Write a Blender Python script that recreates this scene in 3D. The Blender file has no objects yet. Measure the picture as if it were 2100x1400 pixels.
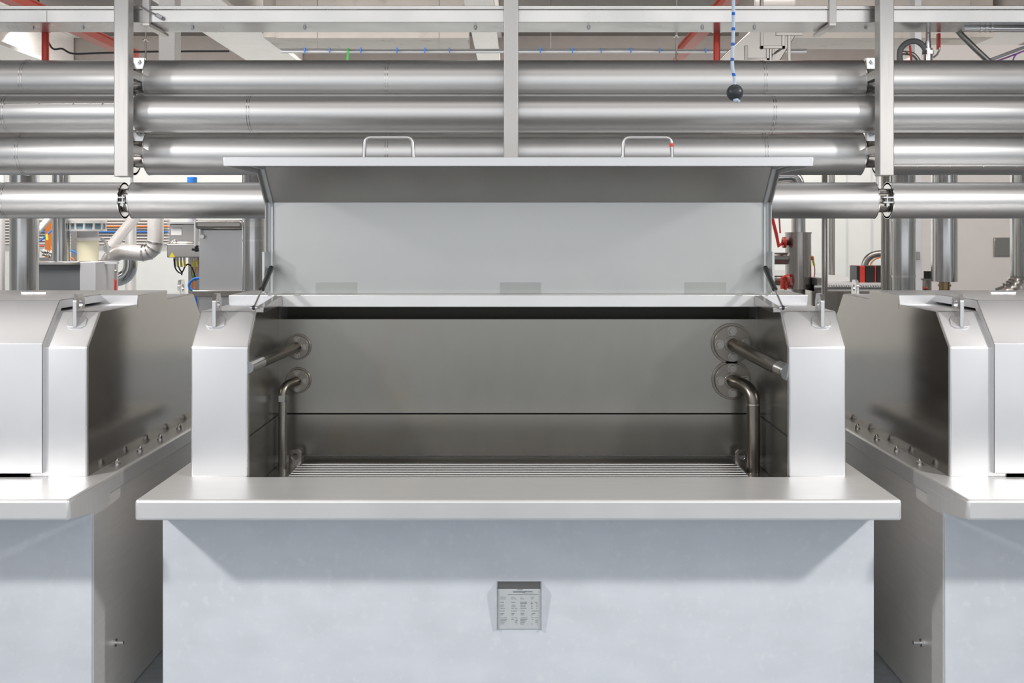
import bpy, bmesh, math, random
from mathutils import Vector, Matrix
random.seed(4)
S = bpy.context.scene
COL = S.collection
PI = math.pi
# one unit u = 1/657 m; F = focal length in pixels; depth factor d = distance / (F*u)
U = 1 / 657.0
F = 2085.0
EYE = 1086 * U
CX, CY = 1063.0, 480.0

# ------------------------------------------------------------ camera
cd = bpy.data.cameras.new('camera'); cam = bpy.data.objects.new('camera', cd); COL.objects.link(cam)
cam.location = (0, 0, EYE); cam.rotation_euler = (PI / 2, 0, 0)
cd.sensor_width = 36.0; cd.lens = F / 2100 * 36
cd.shift_x = -(CX - 1050) / 2100; cd.shift_y = -(700 - CY) / 2100
cd.clip_start = 0.05; cd.clip_end = 100
S.camera = cam
# ------------------------------------------------------------ world, lights, exposure
w = bpy.data.worlds.new('world'); S.world = w; w.use_nodes = True
w.node_tree.nodes['Background'].inputs[0].default_value = (0.93, 0.96, 1.0, 1)
w.node_tree.nodes['Background'].inputs[1].default_value = 1.0
S.view_settings.view_transform = 'Standard'; S.view_settings.look = 'None'
S.view_settings.exposure = 0.0; S.view_settings.gamma = 1.0; S.view_settings.use_curve_mapping = False

def area(name, loc, aim, sx, sy, watts, col=(1, 1, 1), spread=180):
    l = bpy.data.lights.new(name, 'AREA'); l.shape = 'RECTANGLE'; l.size = sx; l.size_y = sy
    l.energy = watts; l.color = col; l.spread = math.radians(spread)
    o = bpy.data.objects.new(name, l); COL.objects.link(o); o.location = loc
    o.rotation_euler = (Vector(aim) - Vector(loc)).to_track_quat('-Z', 'Y').to_euler()
    return o
area('lamp_left', (-3.4, 1.45, 3.0), (-0.6, 3.4, 0.35), 0.22, 0.22, 23, (1, 0.98, 0.96), 75)
area('lamp_right', (3.4, 1.45, 3.0), (0.6, 3.4, 0.35), 0.22, 0.22, 23, (1, 0.98, 0.96), 75)
area('ceiling_strip_near', (0, -0.8, 3.9), (0, 1.2, 0.0), 11, 1.8, 75, (1, 0.98, 0.95))
area('fill_strip_over', (0, 2.7, 4.15), (0, 2.75, 0.0), 12, 0.9, 42, (1, 0.96, 0.92))  # unseen strip added to brighten the chamfers and worktop
area('fill_strip_far', (0, 6.3, 3.4), (0, 9.6, 1.9), 14, 0.5, 225, (1, 0.96, 0.92))  # added fill without a known fixture, brightens partition and background
area('fill_strip_back', (0, 11.9, 4.05), (0, 13.9, 1.0), 16, 0.4, 340, (1, 0.97, 0.93))  # added fill aimed at the back wall to lift its tone
area('duct_fill_left', (-3.6, 6.0, 3.4), (-3.4, 8.2, 1.5), 1.2, 0.5, 60, (1, 0.98, 0.95))  # unseen light put in to brighten the silver duct

# ------------------------------------------------------------ materials
def _nt(name):
    m = bpy.data.materials.new(name); m.use_nodes = True
    nt = m.node_tree; return m, nt, nt.nodes['Principled BSDF']
def flat(name, col, rough=0.5, metal=0.0, spec=0.5):
    m, nt, b = _nt(name)
    b.inputs['Base Color'].default_value = (*col, 1); b.inputs['Roughness'].default_value = rough
    b.inputs['Metallic'].default_value = metal; b.inputs['Specular IOR Level'].default_value = spec
    return m
def steel(name, col, rough, metal=1.0, streak=(1, 1, 60), var=0.06, dr=0.08, bump=0.0, stain=None, big=2.5):
    """brushed metal: streaked fine noise + cloudy large noise on colour and roughness"""
    m, nt, b = _nt(name); N = nt.nodes; L = nt.links
    tc = N.new('ShaderNodeTexCoord'); mp = N.new('ShaderNodeMapping'); mp.inputs['Scale'].default_value = streak
    L.new(tc.outputs['Object'], mp.inputs['Vector'])
    n1 = N.new('ShaderNodeTexNoise'); n1.inputs['Scale'].default_value = 6; n1.inputs['Detail'].default_value = 4
    L.new(mp.outputs[0], n1.inputs['Vector'])
    n2 = N.new('ShaderNodeTexNoise'); n2.inputs['Scale'].default_value = big; n2.inputs['Detail'].default_value = 5
    L.new(tc.outputs['Object'], n2.inputs['Vector'])
    mx = N.new('ShaderNodeMath'); mx.operation = 'ADD'; L.new(n1.outputs[0], mx.inputs[0]); L.new(n2.outputs[0], mx.inputs[1])
    cr = N.new('ShaderNodeMapRange'); cr.inputs[1].default_value = 0.7; cr.inputs[2].default_value = 1.3
    L.new(mx.outputs[0], cr.inputs[0])
    mc = N.new('ShaderNodeMix'); mc.data_type = 'RGBA'
    mc.inputs[6].default_value = (*[max(0, c * (1 - var)) for c in col], 1)
    mc.inputs[7].default_value = (*[min(1, c * (1 + var)) for c in col], 1)
    L.new(cr.outputs[0], mc.inputs[0])
    out = mc.outputs[2]
    if stain:
        scol, sscale, lo, hi = stain
        n3 = N.new('ShaderNodeTexNoise'); n3.inputs['Scale'].default_value = sscale; n3.inputs['Detail'].default_value = 6
        L.new(tc.outputs['Object'], n3.inputs['Vector'])
        r3 = N.new('ShaderNodeMapRange'); r3.inputs[1].default_value = lo; r3.inputs[2].default_value = hi
        L.new(n3.outputs[0], r3.inputs[0])
        m3 = N.new('ShaderNodeMix'); m3.data_type = 'RGBA'; L.new(r3.outputs[0], m3.inputs[0])
        L.new(out, m3.inputs[6]); m3.inputs[7].default_value = (*scol, 1); out = m3.outputs[2]
    L.new(out, b.inputs['Base Color'])
    rr = N.new('ShaderNodeMapRange'); rr.inputs[1].default_value = 0.7; rr.inputs[2].default_value = 1.3
    rr.inputs[3].default_value = max(0.02, rough - dr); rr.inputs[4].default_value = rough + dr
    L.new(mx.outputs[0], rr.inputs[0]); L.new(rr.outputs[0], b.inputs['Roughness'])
    b.inputs['Metallic'].default_value = metal
    if bump:
        bp = N.new('ShaderNodeBump'); bp.inputs['Strength'].default_value = bump; bp.inputs['Distance'].default_value = 0.002
        L.new(mx.outputs[0], bp.inputs['Height']); L.new(bp.outputs[0], b.inputs['Normal'])
    return m

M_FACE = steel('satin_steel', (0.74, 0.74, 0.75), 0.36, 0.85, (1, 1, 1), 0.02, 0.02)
M_TOP = steel('worktop_steel', (0.78, 0.775, 0.77), 0.36, 0.65, (1, 8, 1), 0.03, 0.02)
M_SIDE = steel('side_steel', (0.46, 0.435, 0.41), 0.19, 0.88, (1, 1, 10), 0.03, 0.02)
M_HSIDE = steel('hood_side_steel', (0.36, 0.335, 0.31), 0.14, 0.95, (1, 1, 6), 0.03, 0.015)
M_TSIDE = steel('tank_side_steel', (0.76, 0.74, 0.72), 0.36, 0.4, (1, 1, 10), 0.05, 0.04)
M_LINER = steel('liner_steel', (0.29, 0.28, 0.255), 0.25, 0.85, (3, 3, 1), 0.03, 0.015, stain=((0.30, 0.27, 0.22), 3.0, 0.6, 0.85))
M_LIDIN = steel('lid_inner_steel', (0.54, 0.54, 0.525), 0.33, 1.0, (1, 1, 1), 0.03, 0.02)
M_PIPE = steel('pipe_jacket', (0.72, 0.715, 0.71), 0.40, 1.0, (.2, 1, 1), 0.02, 0.012)
M_DUCT = steel('duct_steel', (0.62, 0.62, 0.62), 0.18, 1.0, (20, 20, 1), 0.08, 0.05)
M_BAND = flat('polished_steel', (0.72, 0.71, 0.70), 0.2, 1)
M_DARKST = steel('dark_steel', (0.40, 0.38, 0.36), 0.35, 0.95, (1, 1, 1), 0.1)
M_POST = steel('post_steel', (0.60, 0.585, 0.57), 0.45, 0.75, (30, 1, 1), 0.03, 0.04)
M_GALV = steel('galvanised_sheet', (0.68, 0.705, 0.75), 0.5, 0.35, (1, 1, 3), 0.035, 0.05, big=7,
               stain=((0.72, 0.745, 0.775), 34, 0.55, 0.75))
M_ALU = steel('aluminium_tray', (0.60, 0.595, 0.59), 0.25, 0.9, (1, 1, 1), 0.05, 0.06)
M_CEIL = steel('ceiling_panel', (0.17, 0.148, 0.135), 0.6, 0.0, (1, 3, 1), 0.12)
M_BEIGE = steel('beige_panel', (0.72, 0.66, 0.60), 0.5, 0.0, (1, 1, 1), 0.06, stain=((0.5, 0.43, 0.36), 5, 0.6, 0.8))
M_GIRD = steel('pale_girder', (0.84, 0.81, 0.79), 0.4, 0.5, (20, 1, 20), 0.08)
M_WALL = steel('wall_paint', (0.80, 0.81, 0.785), 0.6, 0.0, (1, 1, 1), 0.02)
M_WALLP = steel('partition_paint', (0.80, 0.745, 0.71), 0.5, 0.0, (1, 1, 1), 0.02)
M_FLOOR = steel('floor_coating', (0.30, 0.335, 0.37), 0.45, 0.0, (1, 1, 1), 0.2, big=30)
M_RED = flat('red_paint', (0.72, 0.06, 0.04), 0.35)
M_DRED = flat('dull_red_paint', (0.55, 0.10, 0.07), 0.45)
M_BLACK = flat('black_plastic', (0.02, 0.02, 0.022), 0.35)
M_GAP = flat('seam_gap_black', (0.01, 0.01, 0.01), 0.8)  # near-black strips set into the liner seams
M_ORANGE = flat('orange_plastic', (0.85, 0.25, 0.05), 0.4)
M_YEL = flat('yellow_plastic', (0.85, 0.7, 0.05), 0.4)
M_BLUE = flat('blue_plastic', (0.03, 0.22, 0.75), 0.4)
M_GREEN = flat('green_plastic', (0.1, 0.6, 0.12), 0.4)
M_PURPLE = flat('purple_plastic', (0.42, 0.16, 0.6), 0.4)
M_GREYC = flat('grey_cable', (0.25, 0.25, 0.25), 0.5)
M_WHITE = flat('white_label', (0.9, 0.9, 0.9), 0.5)
M_CREAM = flat('cream_plastic', (0.85, 0.8, 0.6), 0.4)
M_BLGLASS = flat('blue_tinted_glass', (0.16, 0.27, 0.34), 0.1, 0.0)
M_GREYBOX = flat('grey_painted_panel', (0.20, 0.21, 0.22), 0.4)
M_LGREY = flat('light_grey_paint', (0.68, 0.68, 0.70), 0.4)
M_BRASS = flat('brass', (0.45, 0.33, 0.2), 0.3, 1)
M_INK = flat('engraving_ink', (0.16, 0.17, 0.19), 0.6)
M_PLATE = steel('plate_steel', (0.56, 0.58, 0.585), 0.5, 0.3, (1, 1, 1), 0.03)
M_HPL = flat('hinge_plate_steel', (0.42, 0.43, 0.41), 0.45, 1)
M_HOLDSHADE = flat('holder_shade_steel', (0.12, 0.12, 0.12), 0.5, 0.8)  # dark colour carries the shade on the plate holder's top
M_BOLT = flat('bolt_steel', (0.34, 0.32, 0.29), 0.3, 1)
M_SLOTSHADE = flat('slot_shade_steel', (0.06, 0.058, 0.05), 0.5, 0.6)  # near-black so the slot's shade is held in the colour
M_INP = steel('bath_pipe_steel', (0.24, 0.22, 0.19), 0.30, 1.0, (1, 1, 1), 0.06, 0.03)
M_BALL = flat('rubber_ball', (0.04, 0.045, 0.055), 0.4)
def rope_mat():
    m, nt, b = _nt('rope_fibre'); N = nt.nodes; L = nt.links
    tc = N.new('ShaderNodeTexCoord'); sp = N.new('ShaderNodeSeparateXYZ'); L.new(tc.outputs['Object'], sp.inputs[0])
    a = N.new('ShaderNodeMath'); a.operation = 'MULTIPLY'; a.inputs[1].default_value = 27; L.new(sp.outputs[2], a.inputs[0])
    f = N.new('ShaderNodeMath'); f.operation = 'FRACT'; L.new(a.outputs[0], f.inputs[0])
    g = N.new('ShaderNodeMath'); g.operation = 'LESS_THAN'; g.inputs[1].default_value = 0.2; L.new(f.outputs[0], g.inputs[0])
    mc = N.new('ShaderNodeMix'); mc.data_type = 'RGBA'; L.new(g.outputs[0], mc.inputs[0])
    mc.inputs[6].default_value = (0.62, 0.72, 0.85, 1); mc.inputs[7].default_value = (0.04, 0.16, 0.62, 1)
    L.new(mc.outputs[2], b.inputs['Base Color']); b.inputs['Roughness'].default_value = 0.8
    return m
M_ROPE = rope_mat()

# ------------------------------------------------------------ geometry helpers
def W(px, py, d):
    return Vector(((px - CX) * d * U, d * F * U, EYE - (py - CY) * d * U))
class MB:
    def __init__(s): s.bm = bmesh.new()
    def box(s, x0, x1, y0, y1, z0, z1):
        v = [s.bm.verts.new((x, y, z)) for x in (x0, x1) for y in (y0, y1) for z in (z0, z1)]
        for f in ((0, 1, 3, 2), (4, 6, 7, 5), (0, 4, 5, 1), (2, 3, 7, 6), (0, 2, 6, 4), (1, 5, 7, 3)):
            s.bm.faces.new([v[i] for i in f])
        return s
    def prism(s, pts, ax, a, b):
        """extrude 2-D polygon; ax='x': pts=(y,z); 'y': pts=(x,z); 'z': pts=(x,y)"""
        def P(p, t): return {'x': (t, p[0], p[1]), 'y': (p[0], t, p[1]), 'z': (p[0], p[1], t)}[ax]
        A = [s.bm.verts.new(P(p, a)) for p in pts]; B = [s.bm.verts.new(P(p, b)) for p in pts]
        s.bm.faces.new(A); s.bm.faces.new(B[::-1]); n = len(pts)
        for i in range(n): s.bm.faces.new((A[i], B[i], B[(i + 1) % n], A[(i + 1) % n]))
        return s
    def strip(s, A, B, a, b):
        """bent plate: outer and inner (y,z) outlines of equal length, extruded along x"""
        q = [[s.bm.verts.new((x, p[0], p[1])) for p in L] for x in (a, b) for L in (A, B)]
        n = len(A)
        for i in range(n - 1):
            for u, v in ((q[0], q[1]), (q[1], q[3]), (q[3], q[2]), (q[2], q[0])):
                s.bm.faces.new((u[i], u[i + 1], v[i + 1], v[i]))
        for i in (0, n - 1): s.bm.faces.new((q[0][i], q[1][i], q[3][i], q[2][i]))
        return s
    def tube(s, pts, r, n=14, caps=True):
        pts = [Vector(p) for p in pts]; R = r if isinstance(r, (list, tuple)) else [r] * len(pts)
        rings = []; up = None
        for i, p in enumerate(pts):
            t = (pts[min(i + 1, len(pts) - 1)] - pts[max(i - 1, 0)]).normalized()
            if up is None:
                up = Vector((0, 0, 1)) if abs(t.z) < 0.9 else Vector((0, 1, 0))
            a = t.cross(up).normalized(); up = a.cross(t).normalized()
            rings.append([s.bm.verts.new(p + (a * math.cos(2 * PI * k / n) + up * math.sin(2 * PI * k / n)) * R[i]) for k in range(n)])
        for A, B in zip(rings, rings[1:]):
            for k in range(n): s.bm.faces.new((A[k], A[(k + 1) % n], B[(k + 1) % n], B[k]))
        if caps: s.bm.faces.new(rings[0][::-1]); s.bm.faces.new(rings[-1])
        return s
    def cyl(s, a, b, r, n=24, r2=None): return s.tube([a, b], [r, r if r2 is None else r2], n)
    def ring(s, a, b, r_in, r_out, n=48):
        """annulus tube (pipe collar with hole)"""
        a = Vector(a); b = Vector(b); t = (b - a).normalized()
        up = Vector((0, 0, 1)) if abs(t.z) < 0.9 else Vector((0, 1, 0))
        u = t.cross(up).normalized(); v = u.cross(t)
        def c(p, r): return [s.bm.verts.new(p + (u * math.cos(2 * PI * k / n) + v * math.sin(2 * PI * k / n)) * r) for k in range(n)]
        q = [c(a, r_out), c(b, r_out), c(b, r_in), c(a, r_in)]
        for i in range(4):
            A, B = q[i], q[(i + 1) % 4]
            for k in range(n): s.bm.faces.new((A[k], A[(k + 1) % n], B[(k + 1) % n], B[k]))
        return s
    def sphere(s, c, r, n=24):
        bmesh.ops.create_uvsphere(s.bm, u_segments=n, v_segments=n // 2, radius=r, matrix=Matrix.Translation(c)); return s
    def holed(s, poly, c, r, ax, a, b):
        """plate: polygon with a round hole, extruded along ax"""
        c = Vector(c); poly = [Vector(p) for p in poly]; angs = [math.atan2((p - c).y, (p - c).x) for p in poly]
        angs = sorted(set([round(x, 5) for x in angs] + [round(-PI + 2 * PI * k / 28, 5) for k in range(28)]))
        out = []; inn = []
        for t in angs:
            dr = Vector((math.cos(t), math.sin(t))); best = None
            for i in range(len(poly)):
                p, q = poly[i], poly[(i + 1) % len(poly)]; e = q - p
                den = dr.x * e.y - dr.y * e.x
                if abs(den) < 1e-12: continue
                k = ((p.x - c.x) * e.y - (p.y - c.y) * e.x) / den; m = ((p.x - c.x) * dr.y - (p.y - c.y) * dr.x) / den
                if k > 0 and -1e-4 <= m <= 1 + 1e-4 and (best is None or k < best): best = k
            if best is None: continue
            out.append(c + dr * best); inn.append(c + dr * r)
        def P(p, t): return {'x': (t, p[0], p[1]), 'y': (p[0], t, p[1]), 'z': (p[0], p[1], t)}[ax]
        L = [[s.bm.verts.new(P(p, t)) for p in Q] for Q, t in ((out, a), (out, b), (inn, b), (inn, a))]
        n = len(out)
        for i in range(4):
            A, B = L[i], L[(i + 1) % 4]
            for k in range(n): s.bm.faces.new((A[k], A[(k + 1) % n], B[(k + 1) % n], B[k]))
        return s
    def build(s, name, mat, parent=None, bevel=0, seg=2, smooth=38):
        bmesh.ops.recalc_face_normals(s.bm, faces=s.bm.faces)
        for f in s.bm.faces: f.smooth = True
        for e in s.bm.edges:
            e.smooth = not (len(e.link_faces) != 2 or e.calc_face_angle(0) > math.radians(smooth))
        me = bpy.data.meshes.new(name); s.bm.to_mesh(me); s.bm.free(); me.materials.append(mat)
        o = bpy.data.objects.new(name, me); COL.objects.link(o)
        if parent is not None: o.parent = parent
        if bevel:
            bv = o.modifiers.new('bevel', 'BEVEL'); bv.width = bevel; bv.segments = seg; bv.limit_method = 'ANGLE'
            bv.angle_limit = math.radians(30); bv.harden_normals = False
            for e in me.edges: e.use_edge_sharp = False
            me.set_sharp_from_angle(angle=math.radians(50))
        return o
def tag(o, label, cat, group=None, kind=None):
    if label: o['label'] = label
    if cat: o['category'] = cat
    if group: o['group'] = group
    if kind: o['kind'] = kind
    return o
def thing(name, loc, label, cat, group=None):
    o = bpy.data.objects.new(name, None); COL.objects.link(o); o.location = loc; o.empty_display_size = 0.1
    return tag(o, label, cat, group)
def adopt(o, root):
    """mesh built in world coordinates becomes a part of root"""
    o.parent = root; o.matrix_parent_inverse = Matrix.Translation(-Vector(root.location)); return o
def struct(o): o['kind'] = 'structure'; return o
def arc(p0, p1, p2, n=8):
    """quadratic bend p0 -> p2 round corner p1"""
    p0, p1, p2 = Vector(p0), Vector(p1), Vector(p2)
    return [p0 * (1 - t) ** 2 + p1 * 2 * t * (1 - t) + p2 * t * t for t in [i / n for i in range(n + 1)]]
def spline(pts, n=8):
    P = [Vector(p) for p in pts]; P = [P[0]] + P + [P[-1]]; out = []
    for i in range(1, len(P) - 2):
        a, b, c, d = P[i - 1:i + 3]
        for k in range(n):
            t = k / n
            out.append(0.5 * ((2 * b) + (c - a) * t + (2 * a - 5 * b + 4 * c - d) * t * t + (3 * b - a - 3 * c + d) * t ** 3))
    return out + [P[-2]]

# ------------------------------------------------------------ setting
struct(MB().box(-9, 9, -5, 15.6, -0.1, 0).build('floor', M_FLOOR))
ce = MB().box(-9, 9, -3.5, 15.6, 4.3, 4.4)
for k in range(7):                     # panel ribs of the ceiling
    ce.box(-9, 9, 5.0 + k * 1.5, 5.12 + k * 1.5, 4.22, 4.3)
struct(ce.build('ceiling', M_CEIL))
YW = 4.5 * F * U
struct(MB().box(-9, 9, YW, YW + 0.15, 0, 4.3).build('wall_back', M_WALL))
struct(MB().box(-9.1, -9, -5, YW, 0, 4.3).build('wall_left', M_WALL))
struct(MB().box(9, 9.1, -5, YW, 0, 4.3).build('wall_right', M_WALL))
pw = MB(); a = W(1890, 0, 3.3)
pw.box(a.x, 8.8, a.y, a.y + 0.12, 0, 3.6)
struct(pw.build('wall_partition', M_WALLP))
tr = MB()
for px in (1735, 1786):
    a = W(px, 0, 4.5); tr.box(a.x, a.x + 0.02, YW - 0.012, YW, 0, 4.0)
struct(tr.build('trim_1', M_LGREY))
# dark upper wall soffit and beige downstand beams below the ceiling
struct(MB().box(-9, 9, YW - 0.7, YW, EYE + 355 * 4.2 * U, 4.3).build('trim_2', M_CEIL))

# ------------------------------------------------------------ treatment tank
YC = 1.295 * F * U
PITCH = 1708 * U
def Y(d): return (d - 1.295) * F * U          # local y of depth factor d
def Z(r): return (1086 - r) * U               # height of a point r units below the eye
def lug_part(root, sx, sy):
    """lifting lug standing on the chamfer: sy=-1 front, +1 rear"""
    yc = Y(1.124) * (-sy); x = sx * 695 * U; z0 = Z(200); z1 = Z(137)
    wv = 23 * U
    poly = [(yc - wv, z0 - 12 * U), (yc + wv, z0 - 12 * U), (yc + wv, z1 + -16 * U), (yc + wv - 9 * U, z1), (yc - wv + 9 * U, z1), (yc - wv, z1 - 16 * U)]
    o = MB().holed(poly, (yc, z1 - 24 * U), 10 * U, 'x', x - 4.5 * U, x + 4.5 * U).build('lifting_lug', M_BAND, root, 0.8 * U)
    # welded pad lying on the 45 degree chamfer
    pd = MB(); n = Vector((0, sy, 1.0)).normalized(); t = Vector((0, sy, -1.0)).normalized()
    c = Vector((x, Y(1.1205) * (-sy), Z(203.5)))
    pts = []
    for (a, b) in ((-22, -9), (-14, -17), (14, -17), (22, -9), (22, 9), (14, 17), (-14, 17), (-22, 9)):
        pts.append(c + Vector((a * U, 0, 0)) + t * b * U)
    A = [pd.bm.verts.new(p - n * 1 * U) for p in pts]; B = [pd.bm.verts.new(p + n * 4 * U) for p in pts]
    pd.bm.faces.new(A); pd.bm.faces.new(B[::-1])
    for i in range(8): pd.bm.faces.new((A[i], A[(i + 1) % 8], B[(i + 1) % 8], B[i]))
    p = pd.build('weld_pad', M_FACE, o, 1.5 * U)
    return o
def flange(root, x, z, r, d=1.2375):
    y = Y(d)
    f = MB().cyl((x, y - 5 * U, z), (x, y + 1 * U, z), r * 1.05, 40).cyl((x, y - 14 * U, z), (x, y - 4 * U, z), r * 0.93, 40).ring((x, y - 16 * U, z), (x, y - 13 * U, z), r * .3, r * .42, 32).build('pipe_flange', M_INP, root, 0.8 * U)
    for k in range(4):
        a = PI / 2 * k + 0.03; bx = x + math.cos(a) * r * 0.66; bz = z + math.sin(a) * r * 0.66
        MB().cyl((bx, y - 16.5 * U, bz), (bx, y - 13.5 * U, bz), r * 0.25, 20).cyl((bx, y - 25 * U, bz), (bx, y - 16 * U, bz), r * 0.18, 6).build('bolt', M_BOLT, f)
    return f

def make_tank(label, lid_angle, loc, interior):
    root = thing('treatment_tank', loc, label, 'tank', None)
    # body: galvanised box, folded foot
    tb = MB(); tb.box(-774 * U, 774 * U, Y(1.068), Y(1.525), 1 * U, Z(700))
    MB().box(-776 * U, 776 * U, Y(1.065), Y(1.07), 0, Z(560)).build('tank_front', M_GALV, root, 1 * U)
    tb.box(-774 * U, 774 * U, Y(1.52), Y(1.525), Z(701), Z(560)); tb.build('tank_body', M_GALV, root)
    for s in (-1, 1):     # darker steel cladding sheets on the two sides
        MB().box(*sorted((s * 773 * U, s * 778.5 * U)), Y(1.068), Y(1.522), 2 * U, Z(575)).build('side_sheet', M_TSIDE, root)
    # worktop: plate with the opening, turned-down rounded edge
    wt = MB(); xs = [v * U for v in (-787, -609, 609, 787)]; ys = [Y(v) for v in (1.0, 1.097, 1.246, 1.59)]
    zt, zb = Z(545), Z(588)
    g = {}
    for k, z in enumerate((zt, zb)):
        for i, x in enumerate(xs):
            for j, y in enumerate(ys): g[i, j, k] = wt.bm.verts.new((x, y, z))
    for i in range(3):
        for j in range(3):
            if (i, j) == (1, 1): continue
            for k in (0, 1): wt.bm.faces.new([g[i, j, k], g[i + 1, j, k], g[i + 1, j + 1, k], g[i, j + 1, k]])
    loops = [[(i, 0) for i in range(4)] + [(3, j) for j in range(1, 4)] + [(i, 3) for i in (2, 1, 0)] + [(0, j) for j in (2, 1)],
             [(1, 1), (2, 1), (2, 2), (1, 2)]]
    for lp in loops:
        for a, b in zip(lp, lp[1:] + lp[:1]):
            wt.bm.faces.new([g[(*a, 0)], g[(*b, 0)], g[(*b, 1)], g[(*a, 1)]])
    wto = wt.build('worktop', M_TOP, root, 6 * U, 3)
    for s in (-1, 1):   # gusset below the overhang, deeper towards the body
        pts = [(Y(1.004), Z(586)), (Y(1.068), Z(606)), (Y(1.098), Z(606)), (Y(1.098), Z(570)), (Y(1.004), Z(570))]
        MB().prism(pts, 'x', *sorted((s * 779.5 * U, s * 787.6 * U))).build('edge_gusset', M_TOP, wto)
    for s in (-1, 1):
        for d in (1.156, 1.226, 1.295, 1.368, 1.44):
            x = s * 757 * U; b = MB()
            b.cyl((x, Y(d), Z(545)), (x, Y(d), Z(542)), 8 * U, 16).cyl((x, Y(d), Z(543)), (x, Y(d), Z(536)), 6 * U, 6).sphere((x, Y(d), Z(535)), 4.5 * U, 12)
            b.build('cap_nut', M_BAND, root)
        x0, x1 = s * 778 * U, s * 800 * U
        MB().cyl((x0, Y(1.1215), Z(939)), (x0 + s * 5 * U, Y(1.1215), Z(939)), 9 * U, 20).cyl((x0, Y(1.1215), Z(939)), (x1, Y(1.1215), Z(939)), 4.5 * U, 12).build('earthing_stud', M_BAND, root)
    # hood
    prof = [(1.097, 547), (1.097, 254.5), (1.132, 178), (1.458, 178), (1.493, 254.5), (1.493, 547)]
    prof = [(Y(a), Z(b)) for a, b in prof]
    for s in (-1, 1):
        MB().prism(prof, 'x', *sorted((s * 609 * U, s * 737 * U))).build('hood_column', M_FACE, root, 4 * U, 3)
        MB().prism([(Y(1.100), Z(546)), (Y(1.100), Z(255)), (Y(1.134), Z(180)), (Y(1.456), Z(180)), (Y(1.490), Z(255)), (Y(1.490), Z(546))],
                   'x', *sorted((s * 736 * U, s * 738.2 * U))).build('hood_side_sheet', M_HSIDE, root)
        sp2 = [(Y(1.1), Z(585)), (Y(1.1), Z(256)), (Y(1.134), Z(181)), (Y(1.2385), Z(181)), (Y(1.2385), Z(585))]
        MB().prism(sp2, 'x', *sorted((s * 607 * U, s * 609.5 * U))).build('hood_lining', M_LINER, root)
    MB().box(-738 * U, 738 * U, Y(1.242), Y(1.347), Z(182), Z(155)).build('hood_ridge', M_FACE, root, 1.5 * U)
    for s in (-1, 1): MB().box(*sorted((s * 737 * U, s * 738.8 * U)), Y(1.243), Y(1.346), Z(190), Z(156.5)).build('ridge_end', M_HSIDE, root)
    MB().prism([(Y(1.30), Z(547)), (Y(1.30), Z(178)), (Y(1.458), Z(178)), (Y(1.493), Z(254.5)), (Y(1.493), Z(547))], 'x', -610 * U, 610 * U).build('rear_cover', M_FACE, root)
    for sx in (-1, 1):
        for sy in (-1, 1): lug_part(root, sx, sy)
    # lid: built closed, origin on the hinge line
    hy, hz = Y(1.246), Z(153)
    L1, run, drop, L3, th, hw = 235 * U, 86 * U, 92 * U, 290 * U, 20 * U, 643 * U
    outer = [(0, 0), (-L1, 0), (-L1 - run, -drop), (-L1 - run, -drop - L3)]
    t = 2.2 * U
    inner = [(0, -t), (-L1 + t * .4, -t), (-L1 - run + t, -drop + -t * .4), (-L1 - run + t, -drop - L3)]
    lid = MB().strip(outer, inner, -hw, hw)
    # side flanges and end lip
    fl_in = [(0, -th), (-L1 + th * .4, -th), (-L1 - run + th, -drop - th * .4), (-L1 - run + th, -drop - L3)]
    for s in (-1, 1):
        lid.strip(outer, fl_in, *sorted((s * hw, s * (hw - 3 * U))))
    lid.box(-hw, hw, -L1 - run, -L1 - run + th, -drop - L3 - 1 * U, -drop - L3 + 2.5 * U)
    lo = lid.build('lid', M_FACE, root, 1.2 * U, 2)
    lo.location = (0, hy, hz); lo.rotation_euler = (-lid_angle, 0, 0)
    il = MB(); e = t + 0.3 * U
    inn2 = [(-2 * U, -e), (-L1 + e * .4, -e), (-L1 - run + e, -drop - e * .4), (-L1 - run + e, -drop - L3 + 4 * U)]
    inn3 = [(-2 * U, -e - U), (-L1 + (e + U) * .4, -e - U), (-L1 - run + e + U, -drop - (e + U) * .4), (-L1 - run + e + U, -drop - L3 + 4 * U)]
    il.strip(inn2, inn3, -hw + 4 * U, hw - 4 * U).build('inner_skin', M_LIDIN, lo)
    for s in (-1, 1):   # sealing channel just inside each side flange
        f1 = [(-4 * U, -e - U), (-L1 + 2 * U, -e - U), (-L1 - run + e + U, -drop - 1.5 * U), (-L1 - run + e + U, -drop - L3 + 5 * U)]
        f2 = [(-4 * U, -9 * U), (-L1 + 5 * U, -9 * U), (-L1 - run + 9 * U, -drop - 4 * U), (-L1 - run + 9 * U, -drop - L3 + 5 * U)]
        MB().strip(f1, f2, *sorted((s * (hw - 10 * U), s * (hw - 18 * U)))).build('seal_channel', M_PLATE, lo)
    for k, hx in enumerate((-287, 286)):        # bar handles on the front face
        x0, x1 = (hx - 55) * U, (hx + 55) * U; yf = -L1 - run; zz = -drop - L3 + 35 * U; out = 46 * U; rr = 14 * U
        pts = [Vector((x0, yf, zz)), Vector((x0 + 2 * U, yf - out + rr, zz))] + arc((x0 + 2 * U, yf - out + rr, zz), (x0 + 2 * U, yf - out, zz), (x0 + 2 * U + rr, yf - out, zz), 6)[1:]
        pts += arc((x1 - 2 * U - rr, yf - out, zz), (x1 - 2 * U, yf - out, zz), (x1 - 2 * U, yf - out + rr, zz), 6) + [Vector((x1, yf, zz))]
        h = MB().tube(pts, 4.2 * U, 16).build('handle', M_BAND, lo)
        if k == 1 and interior:
            mk = MB().cyl((x1 - 1.6 * U, yf - 25 * U, zz), (x1 - 1.8 * U, yf - 33 * U, zz), 4.7 * U, 16).build('red_tape', M_RED, h)
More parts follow.
